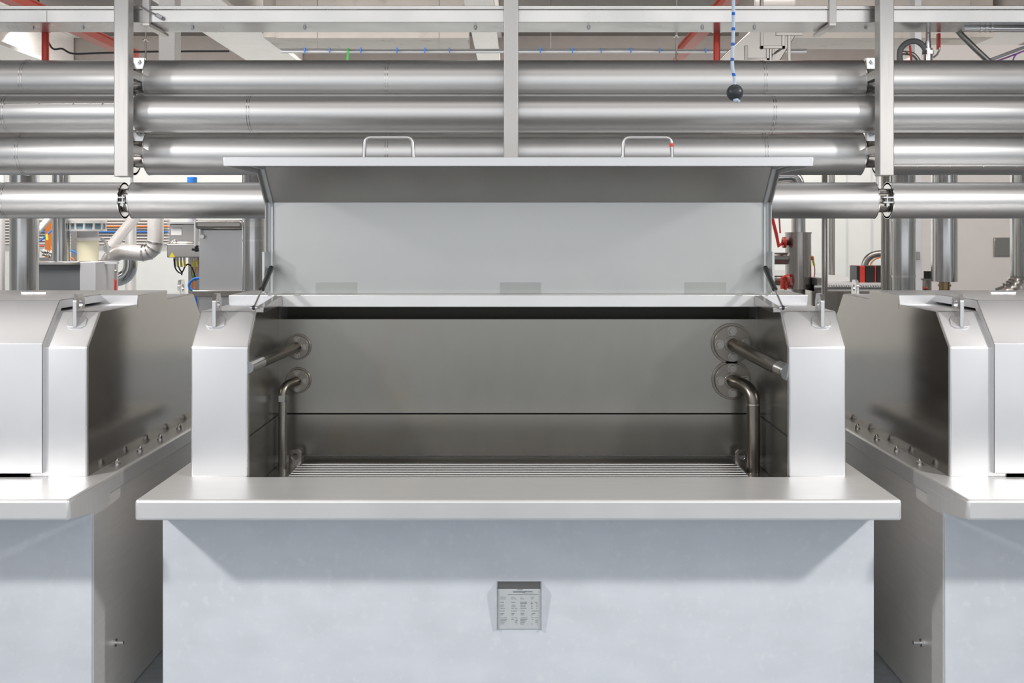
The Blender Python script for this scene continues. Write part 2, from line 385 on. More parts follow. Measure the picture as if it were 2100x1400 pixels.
    for hx in (-472, -2, 470):                  # hinges
        h = MB().cyl(((hx - 30) * U, 0, 3 * U), ((hx + 2) * U, 0, 3 * U), 5 * U, 16).cyl(((hx + 3) * U, 0, 3 * U), ((hx + 33) * U, 0, 3 * U), 5 * U, 16).build('hinge', M_BAND, lo)
        MB().box((hx - 45) * U, (hx + 60) * U, -30 * U, -2 * U, -e - 2.4 * U, -e - U * .8).build('hinge_plate', M_HPL, h)
    if not interior: return root
    # interior of the open bay
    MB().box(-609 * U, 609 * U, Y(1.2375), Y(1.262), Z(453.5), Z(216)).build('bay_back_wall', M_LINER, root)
    sl = MB().box(-609 * U, 609 * U, Y(1.285), Y(1.2985), Z(460), Z(160)).build('extraction_slot', M_SLOTSHADE, root); sl['label'] = 'extraction slot, its shade painted dark'  # shade inside the slot is painted by the near-black steel
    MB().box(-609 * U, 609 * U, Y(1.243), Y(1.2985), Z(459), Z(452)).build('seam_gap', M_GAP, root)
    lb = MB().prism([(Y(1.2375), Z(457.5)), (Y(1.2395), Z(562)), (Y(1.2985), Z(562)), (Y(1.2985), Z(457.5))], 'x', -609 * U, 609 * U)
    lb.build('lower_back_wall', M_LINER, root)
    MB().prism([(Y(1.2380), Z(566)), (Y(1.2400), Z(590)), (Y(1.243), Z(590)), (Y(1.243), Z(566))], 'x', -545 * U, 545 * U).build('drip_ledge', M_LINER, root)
    for s in (-1, 1): MB().box(*sorted((s * 605.9 * U, s * 609 * U)), Y(1.102), Y(1.237), Z(457), Z(454.6)).build('side_seam', M_GAP, root)
    MB().box(-606 * U, 606 * U, Y(1.224), Y(1.244), Z(183), Z(152.5)).build('fascia', M_TOP, root, 1.5 * U)
    for s in (-1, 1):
        pts = [(Y(1.133), Z(170)), (Y(1.222), Z(154)), (Y(1.222), Z(178)), (Y(1.133), Z(182))]
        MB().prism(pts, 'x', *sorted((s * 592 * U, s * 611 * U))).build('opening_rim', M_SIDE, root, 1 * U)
    # front lip of the basin, end plates and grate
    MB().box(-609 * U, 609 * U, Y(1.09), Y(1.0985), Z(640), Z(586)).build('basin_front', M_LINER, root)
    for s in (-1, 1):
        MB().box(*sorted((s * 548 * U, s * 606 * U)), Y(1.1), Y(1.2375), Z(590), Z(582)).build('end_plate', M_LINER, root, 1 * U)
        MB().box(*sorted((s * 546 * U, s * 550 * U)), Y(1.1), Y(1.236), Z(592), Z(574)).build('grate_rail', M_BAND, root)
    gr = MB()
    for k in range(11):
        y = Y(1.229) - k * 24 * U
        gr.tube([(-547 * U, y, Z(581)), (547 * U, y, Z(581))], 5 * U, 12)
    gr.build('grate', M_BAND, root)
    MB().box(-606 * U, 606 * U, Y(1.1), Y(1.2375), Z(650), Z(645)).build('basin_floor', M_INP, root)
    for s, x in ((-1, -575), (1, 575)):
        z0, z1 = Z(583), Z(540)
        xc = (x + s * -15) * U + (0 if s < 0 else 0)
        MB().holed([(xc - 16 * U, z0), (xc + 16 * U, z0), (xc + 16 * U, z1 - 7 * U), (xc + 9 * U, z1), (xc - 9 * U, z1), (xc - 16 * U, z1 - 7 * U)],
                   (xc, z1 - 17 * U), 8 * U, 'y', Y(1.222), Y(1.2255)).build('locating_lug', M_SIDE, root, 0.6 * U)
    # pipework: left side
    q = 1.2375
    xl = -558 * U
    f1 = flange(root, xl, Z(285), 31 * U); f2 = flange(root, xl, Z(370), 31 * U)
    p = MB().tube([(xl, Y(q), Z(285)), (-608 * U, Y(1.10), Z(300))], 13 * U, 20).build('spray_pipe', M_INP, root)
    MB().tube([(-597 * U, Y(1.131), Z(296.5)), (-609 * U, Y(1.098), Z(300.3))], 13.6 * U, 20).build('pipe_cap', M_BAND, p)
    vx, vd = -583 * U, 1.207
    pts = [(xl, Y(q), Z(370))] + [(xl - 1 * U, Y(1.228), Z(371))] + arc((xl - 4 * U, Y(1.224), Z(371)), (vx, Y(vd), Z(371)), (vx, Y(vd), Z(398)), 8) + [(vx, Y(vd), Z(406))]
    e1 = MB().tube(pts, 11 * U, 20).build('drain_pipe', M_INP, root)
    MB().tube([(vx, Y(vd), Z(412)), (vx, Y(vd), Z(583))], 10.5 * U, 20).build('pipe_tail', M_LINER, e1)
    MB().tube([(vx, Y(vd), Z(398)), (vx, Y(vd), Z(413))], 15 * U, 6).build('union_nut', M_BAND, e1)
    # right side, heavier
    xr = 540 * U
    f3 = flange(root, xr, Z(277), 49 * U); f4 = flange(root, xr, Z(369), 47 * U)
    p = MB().tube([(xr, Y(q), Z(277)), (xr + 12 * U, Y(1.21), Z(284)), (606 * U, Y(1.101), Z(311))], [15 * U, 17 * U, 17.5 * U], 24).build('spray_pipe', M_INP, root)
    MB().tube([(597 * U, Y(1.116), Z(307.5)), (608 * U, Y(1.0995), Z(311.5))], 18.2 * U, 24).build('pipe_cap', M_BAND, p)
    vx, vd = 576 * U, 1.196
    pts = [(xr, Y(q), Z(369)), (xr + 3 * U, Y(1.226), Z(371))] + arc((xr + 6 * U, Y(1.220), Z(372)), (vx, Y(vd), Z(374)), (vx, Y(vd), Z(414)), 10) + [(vx, Y(vd), Z(583))]
    e2 = MB().tube(pts, 16.5 * U, 24).build('drain_pipe', M_INP, root)
    MB().tube([(vx, Y(vd), Z(415)), (vx, Y(vd), Z(418))], 17.2 * U, 24).build('weld_ring', M_BAND, e2)
    # gas struts
    for s in (-1, 1):
        a = Vector((s * 622 * U, Y(1.228), Z(85))); b = Vector((s * 612 * U, Y(1.128), Z(170)))
        m = a.lerp(b, 0.56)
        st = MB().tube([a, m], 6.5 * U, 16).build('gas_strut', M_BLACK, root)
        MB().tube([m, b], 2.6 * U, 12).build('strut_rod', M_BAND, st)
        MB().sphere(b, 5.5 * U, 12).build('ball_joint', M_BLACK, st)
        MB().cyl(b - Vector((9 * U, 0, 0)), b + Vector((9 * U, 0, 0)), 4 * U, 12).build('strut_pin', M_BAND, st)
        MB().cyl(a - Vector((s * -12 * U, 0, 0)), a - Vector((s * 5 * U, 0, 0)), 4 * U, 12).build('strut_pin', M_BAND, st)
        MB().box(*sorted((s * 632 * U, s * 638 * U)), Y(1.214), Y(1.236), Z(146), Z(44)).build('strut_bracket', M_PLATE, root, 0.8 * U)
    # type plate in its holder
    h = MB(); yb = Y(1.065)
    h.prism([(yb, Z(860)), (yb - 3 * U, Z(860)), (yb - 10 * U, Z(771)), (yb, Z(771))], 'x', -44 * U, 48 * U)
    hp = h.build('type_plate', M_PLATE, root)
    MB().prism([(yb, Z(771)), (yb - 9.8 * U, Z(770.9)), (yb, Z(758))], 'x', -44 * U, 48 * U).build('holder_top_shade', M_HOLDSHADE, hp)  # sloping top coloured dark to paint its shade
    for x in (-47, 48):
        MB().prism([(yb, Z(863)), (yb - 5 * U, Z(863)), (yb - 12.5 * U, Z(770)), (yb - 2 * U, Z(757)), (yb, Z(757))], 'x', x * U, (x + 2.5) * U).build('holder_rim', M_BAND, hp)
    ink = MB()
    def mark(px0, px1, py, hgt):
        """engraved word as a row of little strokes"""
        x = px0
        while x < px1:
            wv = random.choice((0.7, 1.0, 1.3)) ; wv = min(wv, px1 - x)
            def pt(pxx, pyy):
                zz = (pyy - CY) * 1.063; f = (860 - zz) / (860 - 771)
                yy = yb - (3 + 7 * f) * U - 0.25 * U
                return Vector(((pxx - CX) * 1.06 * U, yy, Z(zz)))
            v = [ink.bm.verts.new(c) for c in (pt(x, py - hgt / 2), pt(x + wv, py - hgt / 2), pt(x + wv, py + hgt / 2), pt(x, py + hgt / 2))]
            ink.bm.faces.new(v); x += wv + random.choice((0.45, 0.6))
    mark(1061, 1072, 1206.7, 2.2); mark(1052, 1077, 1211.3, 3.2); mark(1077, 1092, 1210.6, 2.4); mark(1071, 1095, 1213.6, 1.0)
    mark(1041, 1104, 1216.8, 1.0)
    rows = {1222.3: ((1026, 1038), (1048, 1056), (1068, 1071), (1088, 1096)), 1226: ((1026, 1037), (1048, 1059), (1067, 1075), (1089, 1094)),
            1233: ((1026, 1034), (1048, 1057), (1067, 1081), (1089, 1092), (1097, 1102)), 1236: ((1067, 1081), (1088, 1093), (1100, 1102)),
            1239.3: ((1026, 1034), (1049, 1057), (1067, 1078), (1089, 1092), (1100, 1102)), 1242.6: ((1026, 1032), (1049, 1058), (1067, 1078), (1089, 1093), (1100, 1102)),
            1245.8: ((1026, 1036), (1049, 1054), (1056, 1061), (1067, 1080), (1089, 1093), (1100, 1102)),
            1251.7: ((1026, 1035), (1048, 1060), (1068, 1077), (1090, 1104)), 1256.8: ((1026, 1034), (1049, 1056), (1068, 1075), (1091, 1098)),
            1259.8: ((1026, 1032), (1049, 1054), (1068, 1075), (1090, 1094)), 1266: ((1026, 1040), (1049, 1053), (1056, 1061), (1067, 1082), (1090, 1094), (1098, 1103)),
            1269.3: ((1026, 1040), (1049, 1054), (1059, 1061), (1067, 1082), (1091, 1094), (1102, 1103)), 1272.3: ((1026, 1038), (1056, 1062), (1067, 1078), (1098, 1103)),
            1275.6: ((1026, 1036), (1056, 1061), (1067, 1077), (1098, 1103)), 1279: ((1026, 1033), (1059, 1061), (1067, 1075), (1090, 1092), (1101, 1103))}
    for py, ws in rows.items():
        for a, b in ws: mark(a, b, py, 1.3)
    ink.build('engraved_text', M_INK, hp)
    return root

make_tank('centre stainless steel tank with raised open lid and small type plate on its front', PI / 2, (0, YC, 0), True)
make_tank('closed stainless steel tank left of the open one, lid shut', 0, (-PITCH, YC, 0), False)
make_tank('closed stainless steel tank right of the open one, lid shut', 0, (PITCH, YC, 0), False)

# ------------------------------------------------------------ overhead pipe runs
ROW = {1: (1.434, 168, 44), 2: (1.398, 233, 39), 3: (1.434, 315, 44), 4: (1.398, 411, 37)}
ORD = {1: 'top', 2: 'second', 3: 'third', 4: 'lowest'}
def pipe_run(row, px0, px1, seams, label, rivets=None):
    d, cy, rp = ROW[row]; r = rp * d * U
    a, b = W(px0, cy, d), W(px1, cy, d)
    root = thing('insulated_pipe', (a.x, a.y, a.z), label, 'pipe', None)
    j = MB().ring(a, b, r * 0.9, r, 64)
    adopt(j.build('jacket', M_PIPE), root)
    for e, s in ((a, 1), (b, -1)):
        adopt(MB().ring(e, e + Vector((s * 3 * U, 0, 0)), r * 0.62, r * 1.025, 64).build('end_ring', M_BAND), root)
    for sx in seams:
        c = W(sx, cy, d)
        sb = MB().ring(c - Vector((5 * U, 0, 0)), c - Vector((3 * U, 0, 0)), r * 0.99, r * 1.018, 64).ring(c + Vector((2 * U, 0, 0)), c + Vector((4 * U, 0, 0)), r * 0.99, r * 1.018, 64)
        adopt(sb.build('seam_band', M_BAND), root)
    if rivets:
        xs, ang, lp = rivets
        for rx in xs:
            c = W(rx, cy, d) + Vector((0, -math.cos(ang), math.sin(ang))) * r
            adopt(MB().sphere(c, 2.6 * U, 10).build('rivet', M_BAND), root)
        p0, p1 = W(lp[0], cy, d), W(lp[1], cy, d); o = Vector((0, -math.cos(ang + .06), math.sin(ang + .06))) * (r * 1.004)
        adopt(MB().tube([p0 + o, p1 + o], 1.3 * U, 6).build('lap_seam', M_BAND), root)
    return root
L_, M_, R_ = 'left of the left hanging post', 'between the two outer hanging posts', 'right of the right hanging post'
pipe_run(1, -420, 277, [62], 'top insulated steel pipe ' + L_)
pipe_run(2, -420, 262, [22], 'second insulated steel pipe from top ' + L_ + ', riveted along its lap', ([12, 28, 97, 166, 225], 0.37, (-300, 262)))
pipe_run(3, -420, 275, [54], 'third insulated steel pipe from top ' + L_)
pipe_run(4, -420, 256, [18], 'lowest insulated steel pipe ' + L_)
pipe_run(1, 307, 1764, [798, 1561], 'top long insulated steel pipe ' + M_)
pipe_run(2, 284, 1790, [518, 1581], 'second long insulated steel pipe from top ' + M_)
pipe_run(3, 307, 1763, [798, 1563], 'third long insulated pipe from top, behind the raised lid handles')
pipe_run(4, 273, 1792, [], 'lowest long insulated steel pipe, passing behind the raised lid')
pipe_run(1, 1802, 2500, [], 'top insulated steel pipe ' + R_)
pipe_run(2, 1812, 2500, [], 'second insulated steel pipe from top ' + R_)
pipe_run(3, 1800, 2500, [], 'third insulated steel pipe from top ' + R_ + ', riveted low', ([1868, 1935, 2002, 2069], -0.72, (1802, 2500)))
pipe_run(4, 1819, 2500, [], 'lowest insulated steel pipe ' + R_)
for row in (1, 2, 3, 4):
    d, cy, rp = ROW[row]; r = rp * d * U
    tag(MB().cyl(W(-420, cy, d), W(2500, cy, d), r * 0.58, 40).build('carrier_pipe', M_DARKST),
        'bare inner steel pipe showing in the gaps of the %s insulated pipe row' % ORD[row], 'pipe')

# hanging posts with arms
def post(px_c, y_bot, side, label, arms=True, wpx=30):
    f = W(px_c, y_bot, 1.345); wv = wpx * 1.345 * U / 2
    root = thing('hanging_post', (f.x, f.y + wv, f.z), label, 'post')
    o = MB().box(f.x - wv, f.x + wv, f.y, f.y + 2 * wv, f.z, 4.3).build('box_section', M_POST, None, 2.5 * U, 3)
    adopt(o, root)
    for row in ((1, 3) if arms else ()):
        d, cy, rp = ROW[row]; rr = rp * d * U
        z = EYE - (cy - CY) * d * U + 2 * U
        yb = 1.412 * F * U
        x = f.x
        xa = x + side * 2 * U
        adopt(MB().box(xa - 12 * U, xa + 12 * U, f.y + 2 * wv, yb, z - 12 * U, z + 12 * U).build('support_arm', M_SIDE, None, 1 * U), root)
    return root
post(248, 362, 1, 'left stainless hanging post, square, ending above the lowest pipe')
post(1048, 345, 0, 'middle stainless hanging post running down behind the raised lid', False, 30)
post(1819, 360, -1, 'right stainless hanging post, square, ending above the lowest pipe')
def clamp(row, px, label, low=False, hw=14):
    d, cy, rp = ROW[row]; r = rp * d * U
    c = W(px, cy, d)
    root = thing('pipe_clamp', (c.x, c.y, c.z), label, 'clamp')
    adopt(MB().ring(c - Vector((hw * U, 0, 0)), c + Vector((hw * U, 0, 0)), r * 0.585, r * 0.66, 40).build('clamp_band', M_SIDE), root)
    if not low:
        t = Vector((c.x, c.y - r * 0.30, c.z + r * 0.60))
        adopt(MB().prism([(t.x - 18 * U, t.z + 30 * U), (t.x - 15 * U, t.z - 4 * U), (t.x + 15 * U, t.z - 4 * U), (t.x + 18 * U, t.z + 30 * U)], 'y', t.y - 3 * U, t.y + 10 * U).build('clamp_ear', M_BAND, None, 1 * U), root)
        adopt(MB().cyl((t.x, t.y - 9 * U, t.z + 17 * U), (t.x, t.y - 2 * U, t.z + 17 * U), 7 * U, 6).cyl((t.x, t.y - 13 * U, t.z + 17 * U), (t.x, t.y - 8 * U, t.z + 17 * U), 4 * U, 12).build('bolt', M_BAND), root)
    else:
        y = c.y - r * 0.62
        adopt(MB().box(c.x - hw * U, c.x + hw * U, y - 26 * U, y, c.z + 5 * U, c.z + 9 * U).box(c.x - hw * U, c.x + hw * U, y - 26 * U, y, c.z - 9 * U, c.z - 5 * U).build('clamp_ear', M_BAND), root)
        adopt(MB().cyl((c.x, y - 16 * U, c.z - 20 * U), (c.x, y - 16 * U, c.z + 14 * U), 4 * U, 12).cyl((c.x, y - 16 * U, c.z - 17 * U), (c.x, y - 16 * U, c.z - 10 * U), 8 * U, 6).build('bolt', M_BAND), root)
        adopt(MB().cyl((c.x + (8 if px < 1000 else -12) * U, c.y, c.z + r * .6), (c.x + (8 if px < 1000 else -12) * U, c.y, EYE + 225 * U), 4 * U, 12).build('hanger_rod', M_BAND), root)
for px, side in ((290, 'left'), (1783, 'right')):
    clamp(1, px, 'bolted steel clamp on the top pipe beside the %s post' % side)
    clamp(3, px, 'bolted steel clamp on the third pipe beside the %s post' % side)
clamp(4, 265, 'double-bar clamp in the gap of the lowest pipe, left side', True, 9)
clamp(4, 1807, 'double-bar clamp in the gap of the lowest pipe, right side', True)

# ------------------------------------------------------------ cable tray above the pipes
f0 = W(-320, 46, 1.375); f1 = W(2450, 46, 1.375); yb = 1.442 * F * U; zt = EYE + 460 * 1.375 * U
ct = thing('cable_tray', (0, f0.y, f0.z), 'long pale metal cable tray crossing above all the pipes', 'cable tray')
adopt(MB().box(f0.x, f1.x, f0.y, yb, f0.z, zt).build('tray_body', M_ALU, None, 1.2 * U), ct)
adopt(MB().box(f0.x, f1.x, f0.y - 3 * U, f0.y + 2 * U, zt, zt + 5 * U).box(f0.x, f1.x, f0.y - 2 * U, yb, zt + 4 * U, zt + 11 * U).build('tray_cover', M_ALU, None, 1 * U), ct)
for sx in (96, 1503):
    c = W(sx, 30, 1.375)
    j = adopt(MB().box(c.x - 0.7 * U, c.x + 0.7 * U, f0.y - 0.8 * U, f0.y + 2 * U, f0.z, zt).build('joint', M_DARKST), ct)
    for dx in (-7, 7):
        for dy in (-6, 6):
            q = W(sx + dx, 33 + dy, 1.375)
            b = MB().sphere((q.x, f0.y, q.z), 3.2 * U, 10).build('bolt', M_BAND); b.parent = j; b.matrix_parent_inverse = Matrix.Translation(-Vector(ct.location))
for bx in (67, 170, 395, 625, 975, 1207, 1440, 1547, 1776):
    yy = 1.408 * F * U; xx = (bx - CX) * 1.408 * U
    adopt(MB().cyl((xx, yy, f0.z - 8 * U), (xx, yy, f0.z + 1 * U), 3 * U, 8).cyl((xx, yy, f0.z - 4 * U), (xx, yy, f0.z), 5 * U, 6).build('stud', M_BAND), ct)
for px, lab in ((300, 'flat strap bracket holding the tray, behind the left post'), (1707, 'flat strap bracket holding the tray, left of the right post')):
    q = W(px, 48, 1.372)
    br = thing('strap_bracket', (q.x, q.y, q.z), lab, 'bracket')
    adopt(MB().box(q.x - 10 * U, q.x + 10 * U, q.y - 5 * U, q.y - 1 * U + 8 * U, q.z, 4.3).build('strap', M_POST, None, 1 * U), br)
    adopt(MB().box(q.x - 10 * U, q.x + 10 * U, q.y - 5 * U, 1.446 * F * U, q.z - 8 * U, q.z + 1 * U).build('foot', M_SIDE, None, 1 * U), br)
# cable with gland at the left post
a = [W(278, 6, 1.36), W(300, 20, 1.366), W(322, 31, 1.366)]
cg = thing('sensor_cable', a[0], 'thin dark cable ending in a small pale gland by the left post', 'cable')
adopt(MB().tube(spline(a, 6), 2.2 * U, 10).build('cable', M_GREYC), cg)
adopt(MB().cyl(W(320, 30, 1.366), W(331, 36, 1.37), 6 * U, 14).build('gland', M_LGREY), cg)

# ------------------------------------------------------------ overhead steelwork
def receding(name, xr, Hm, wid, hgt, d0, mat, label, cat):
    """beam running away from us: xr = sideways/up ratio of its centre, Hm = height of its underside above the eye"""
    x = xr * Hm
    o = MB(); z = EYE + Hm; y0 = d0 * F * U
    o.box(x - wid / 2, x + wid / 2, y0, YW - 0.75, z, z + hgt * .12).box(x - wid * .18, x + wid * .18, y0, YW - 0.75, z + hgt * .12, 4.3 if hgt > 0.2 else z + hgt)
    if hgt > 0.2: o.box(x - wid / 2, x + wid / 2, y0, YW - 0.75, 4.26, 4.3)
    return tag(o.build(name, mat, None, 0.004), label, cat)
receding('roof_girder', -2.86, 2.1, 0.50, 0.4, 1.55, M_GIRD, 'pale receding roof girder at the far upper left', 'girder')
receding('roof_girder', -1.42, 2.1, 0.62, 0.4, 1.55, M_GIRD, 'wide bright roof girder running back, right of the left post', 'girder')
receding('roof_girder', -0.17, 2.1, 0.27, 0.4, 1.55, M_GIRD, 'narrow roof girder running back beside the middle post', 'girder')
receding('roof_girder', 2.45, 2.1, 0.8, 0.4, 1.55, M_GIRD, 'broad pale roof girder at the far upper right', 'girder')
def rail(xr, label):
    Hm = 1.95; x = xr * Hm; z = EYE + Hm
    o = MB().box(x - .06, x + .06, 1.52 * F * U, 11.4, z, z + .012).box(x - .06, x + .06, 1.52 * F * U, 11.4, z + .085, z + .1).box(x - .035, x + .035, 1.52 * F * U, 11.4, z + .01, z + .09)
    return tag(o.build('crane_rail', M_DRED), label, 'rail')
rail(-2.2, 'dull red overhead rail running back left of the left post')
rail(0.92, 'dull red overhead rail running back right of the middle post')
for px, lab in ((93, 'bright red vertical pipe left of the left hanging post'), (1470, 'bright red vertical pipe behind the hanging pull cord')):
    d = 1.457; a = W(px, 150, d); b = W(px, 34, d)
    rp = thing('red_pipe', a, lab, 'pipe')
    adopt(MB().cyl(a, b, 7 * d * U, 28).build('pipe_barrel', M_RED), rp)
    c = W(px, 66, d)
    adopt(MB().cyl(c, c + Vector((0, 0, 5 * U)), 17 * U, 6).build('pipe_collar', M_SIDE), rp)
# beige downstand beams
def bx(name, px0, px1, py0, py1, d, dep, mat, label, cat, bevel=0.0):
    a = W(px0, py1, d); b = W(px1, py0, d)
    o = MB().box(a.x, b.x, a.y, a.y + dep, a.z, b.z).build(name, mat, None, bevel)
    return tag(o, label, cat) if label else o
for px0, px1, lab in ((565, 962, 'pale beige stained ceiling beam left of the middle post'), (1600, 1990, 'pale beige stained ceiling beam near the right post')):
    t = W(px0, 0, 3.3); a = W(px0, 78, 3.3); b = W(px1, 30, 3.3)
    r0 = thing('ceiling_beam', (a.x, a.y, a.z), lab, 'beam')
    adopt(MB().box(a.x, b.x, a.y, a.y + .1, a.z, 4.3).build('upper_face', M_BEIGE, None, .004), r0)
    c = W(px0, 96, 3.5); e = W(px1, 79, 3.5)
    adopt(MB().box(c.x, e.x, a.y + .1, c.y + .15, c.z, 4.3).build('lower_face', M_BEIGE, None, .004), r0)
# conduit with blue cable ties
c0, c1 = W(575, 105, 3.2), W(1655, 104, 3.2)
cn = thing('conduit', c0, 'white conduit with blue cable ties crossing below the ceiling', 'conduit')
adopt(MB().box(c0.x, c1.x, c0.y, c0.y + .05, c0.z - .012, c0.z + .022).build('trunking', M_LGREY, None, .003), cn)
adopt(MB().tube(spline([W(x, 101 + (x % 7) * .25, 3.19) for x in range(575, 1660, 90)], 3), .008, 8).build('cable', M_GREYC), cn)
for x in (650, 900, 1130, 1390, 1600):
    c = W(x, 102, 3.2); adopt(MB().cyl((c.x, c.y + .03, c.z), (c.x, c.y + .03, 4.3), .004, 8).build('hanger', M_DARKST), cn)
for x in (625, 676, 740, 814, 871, 922, 1108, 1174, 1233, 1294, 1353, 1447):
    c = W(x, 102, 3.185)
    adopt(MB().box(c.x - .006, c.x + .006, c.y - .012, c.y + .012, c.z - .03, c.z + .02).build('cable_tie', M_BLUE), cn)
adopt(MB().tube([W(713, 100, 3.18), W(714, 106, 3.17), W(712, 125, 3.17)], .012, 8).build('green_cable', M_GREEN), cn)
c0, c1 = W(105, 97, 3.2), W(232, 116, 3.0)
tag(MB().tube(spline([W(70, -40, 3.2), W(100, 88, 3.2), W(128, 100, 3.2), W(150, 110, 3.2), W(200, 109, 3.2), W(300, 106, 3.2), W(470, 105, 3.2)], 5), .010, 8).build('loose_cable', M_BLACK),
    'dark sagging cable under the ceiling, upper left behind the left post', 'cable')
# pale column behind the pipes
a = W(325, 125, 1.8)
tag(MB().box(W(325, 0, 1.8).x, W(359, 0, 1.8).x, a.y, a.y + .1, W(0, 160, 1.8).z, 4.3).build('steel_column', M_GIRD, None, .003), 'pale square column rising behind the pipes, right of the left post', 'column')
# threaded drop rods
for px, lab in ((299, 'thin ceiling drop rod beside the left post'), (1387, 'thin ceiling drop rod beside the red rail')):
    a = W(px, 180, 1.6)
    dr = thing('drop_rod', (a.x, a.y, a.z), lab, 'rod')
    adopt(MB().cyl(a, (a.x, a.y, 4.3), 2.6 * U, 10).build('rod', M_DARKST), dr)
    t = W(px, 84 if px < 1000 else 76, 1.6)
    adopt(MB().cyl(t, t + Vector((0, 0, 3 * U)), 12 * U, 16).build('washer', M_SIDE), dr)
# angular duct hopper and square tube frames in front of the ceiling
hp = MB(); d = 2.0
P = [(1470, 128), (1542, 60), (1640, 60), (1598, 128)]
q = [W(x, y, d) for x, y in P]
hp.prism([(v.x, v.z) for v in q], 'y', q[0].y, q[0].y + .5)
hp.box(q[1].x + .02, q[2].x - .02, q[0].y + .02, q[0].y + .48, q[1].z - .01, 4.3)
tag(hp.build('angular_duct', M_SIDE, None, .006), 'grey angular sheet duct beyond the hanging pull cord', 'duct')
tf = thing('tube_frame', W(1606, 100, 1.75), 'grey welded square tube frame beyond the cable tray, right of the pull cord', 'frame')
for pts, d, r in (([(1562, -20), (1562, 97), (1606, 97), (1606, 72)], 1.75, 3.4), ([(1530, 150), (1530, 97)], 1.75, 3.4), ([(1530, 122), (1574, 122), (1574, 97)], 1.75, 3),
                  ([(1594, 70), (1642, 70)], 1.75, 3.6), ([(1618, 72), (1618, 150)], 1.75, 3.2), ([(1580, 98), (1580, 150)], 1.75, 2.4), ([(1586, 98), (1586, 150)], 1.75, 2)):
    m = MB(); V = [W(x, y, d) for x, y in pts]
    for a, b in zip(V, V[1:]):
        rr = r * d * U; lo = [min(a[i], b[i]) - rr for i in range(3)]; hi = [max(a[i], b[i]) + rr for i in range(3)]
        m.box(lo[0], hi[0], lo[1], hi[1], lo[2], hi[2])
    adopt(m.build('frame_tube', M_SIDE, None, .002), tf)
adopt(MB().tube([W(1574, 119, 1.75), W(1604, 99, 1.75)], 2.4 * 1.75 * U, 8).build('brace', M_BAND), tf)

# valves and hoses at the upper right
d = 1.45
tag(MB().tube(spline([W(1846, 135, d), W(1846, 104, d), W(1860, 88, d), W(1880, 85, d), W(1897, 100, d), W(1904, 135, d)], 6), 6 * d * U, 14).build('arched_hose', M_GREYC), 'grey arched hose above the top pipe right of the right post', 'hose')
tag(MB().tube(spline([W(1846, 108, d + .0), W(1873, 112, d + .0), W(1890, 135, d + .0)], 6), 4.5 * d * U, 12).build('short_hose', M_SIDE), 'thin grey hose crossing beneath the arched hose', 'hose')
v = thing('ball_valve', W(1904, 140, d), 'steel ball valve with an upright red lever, upper right', 'valve')
adopt(MB().cyl(W(1903, 140, d), W(1903, 100, d), 9 * d * U, 20).cyl(W(1903, 112, d), W(1903, 104, d), 12 * d * U, 6).cyl(W(1903, 100, d), W(1903, 84, d), 6 * d * U, 16).cyl(W(1903, 84, d), W(1903, 40, d), 5 * d * U, 16).build('valve_body', M_BAND), v)
adopt(MB().tube([W(1914, 118, d), W(1922, 112, d), W(1927, 102, d), W(1927, 98, d)], 2 * d * U, 8).build('lever_stem', M_BAND), v)
adopt(MB().box(W(1924, 0, d).x, W(1929, 0, d).x, W(0, 0, d).y, W(0, 0, d).y + .02, W(0, 100, d).z, W(0, 68, d).z).build('lever', M_RED), v)
v = thing('valve_lever', W(1868, 135, 1.44), 'small red lever leaning under the arched hose', 'lever')
adopt(MB().tube([W(1870, 135, 1.44), W(1866, 93, 1.44)], 2.2 * d * U, 8).build('red_grip', M_RED), v)
tag(MB().tube([W(1962, 60, d), W(1972, 72, d), W(2000, 100, d), W(2030, 128, d), W(2040, 140, d)], 6 * d * U, 14).build('steel_hose', M_DARKST), 'dark steel pipe slanting down to the top pipe, upper right', 'pipe')
tag(MB().tube([W(1990, 138, 1.48), W(2060, 112, 1.48), W(2200, 60, 1.48)], 3.5 * d * U, 10).build('sloping_tube', M_LGREY), 'pale sloping tube at the upper right corner', 'tube')
tag(MB().tube([W(2000, 140, 1.47), W(2062, 119, 1.47), W(2200, 66, 1.47)], 1.6 * d * U, 8).build('purple_cable', M_PURPLE), 'thin purple cable following the pale sloping tube', 'cable')
tag(MB().tube(spline([W(2080, 138, 1.455), W(2078, 122, 1.455), W(2086, 110, 1.455), W(2102, 104, 1.455)], 5), 1.6 * d * U, 8).build('purple_cable', M_PURPLE), 'purple cable loop above the top pipe near the right edge', 'cable')
qa = W(1978, 54, 1.40)
qc = thing('pipe_coupling', qa, 'short clear-wrapped pipe coupling below the cable tray, upper right', 'coupling')
adopt(MB().cyl(W(1976, 58, 1.40), W(2300, 62, 1.40), 6.5 * U * 1.4, 20).build('pipe_barrel', M_DUCT), qc)
for x in (2008, 2019, 2030):
    adopt(MB().ring(W(x, 58, 1.40), W(x + 4, 58, 1.40), 6 * U * 1.4, 8.4 * U * 1.4, 24).build('coupling_ring', M_BAND), qc)

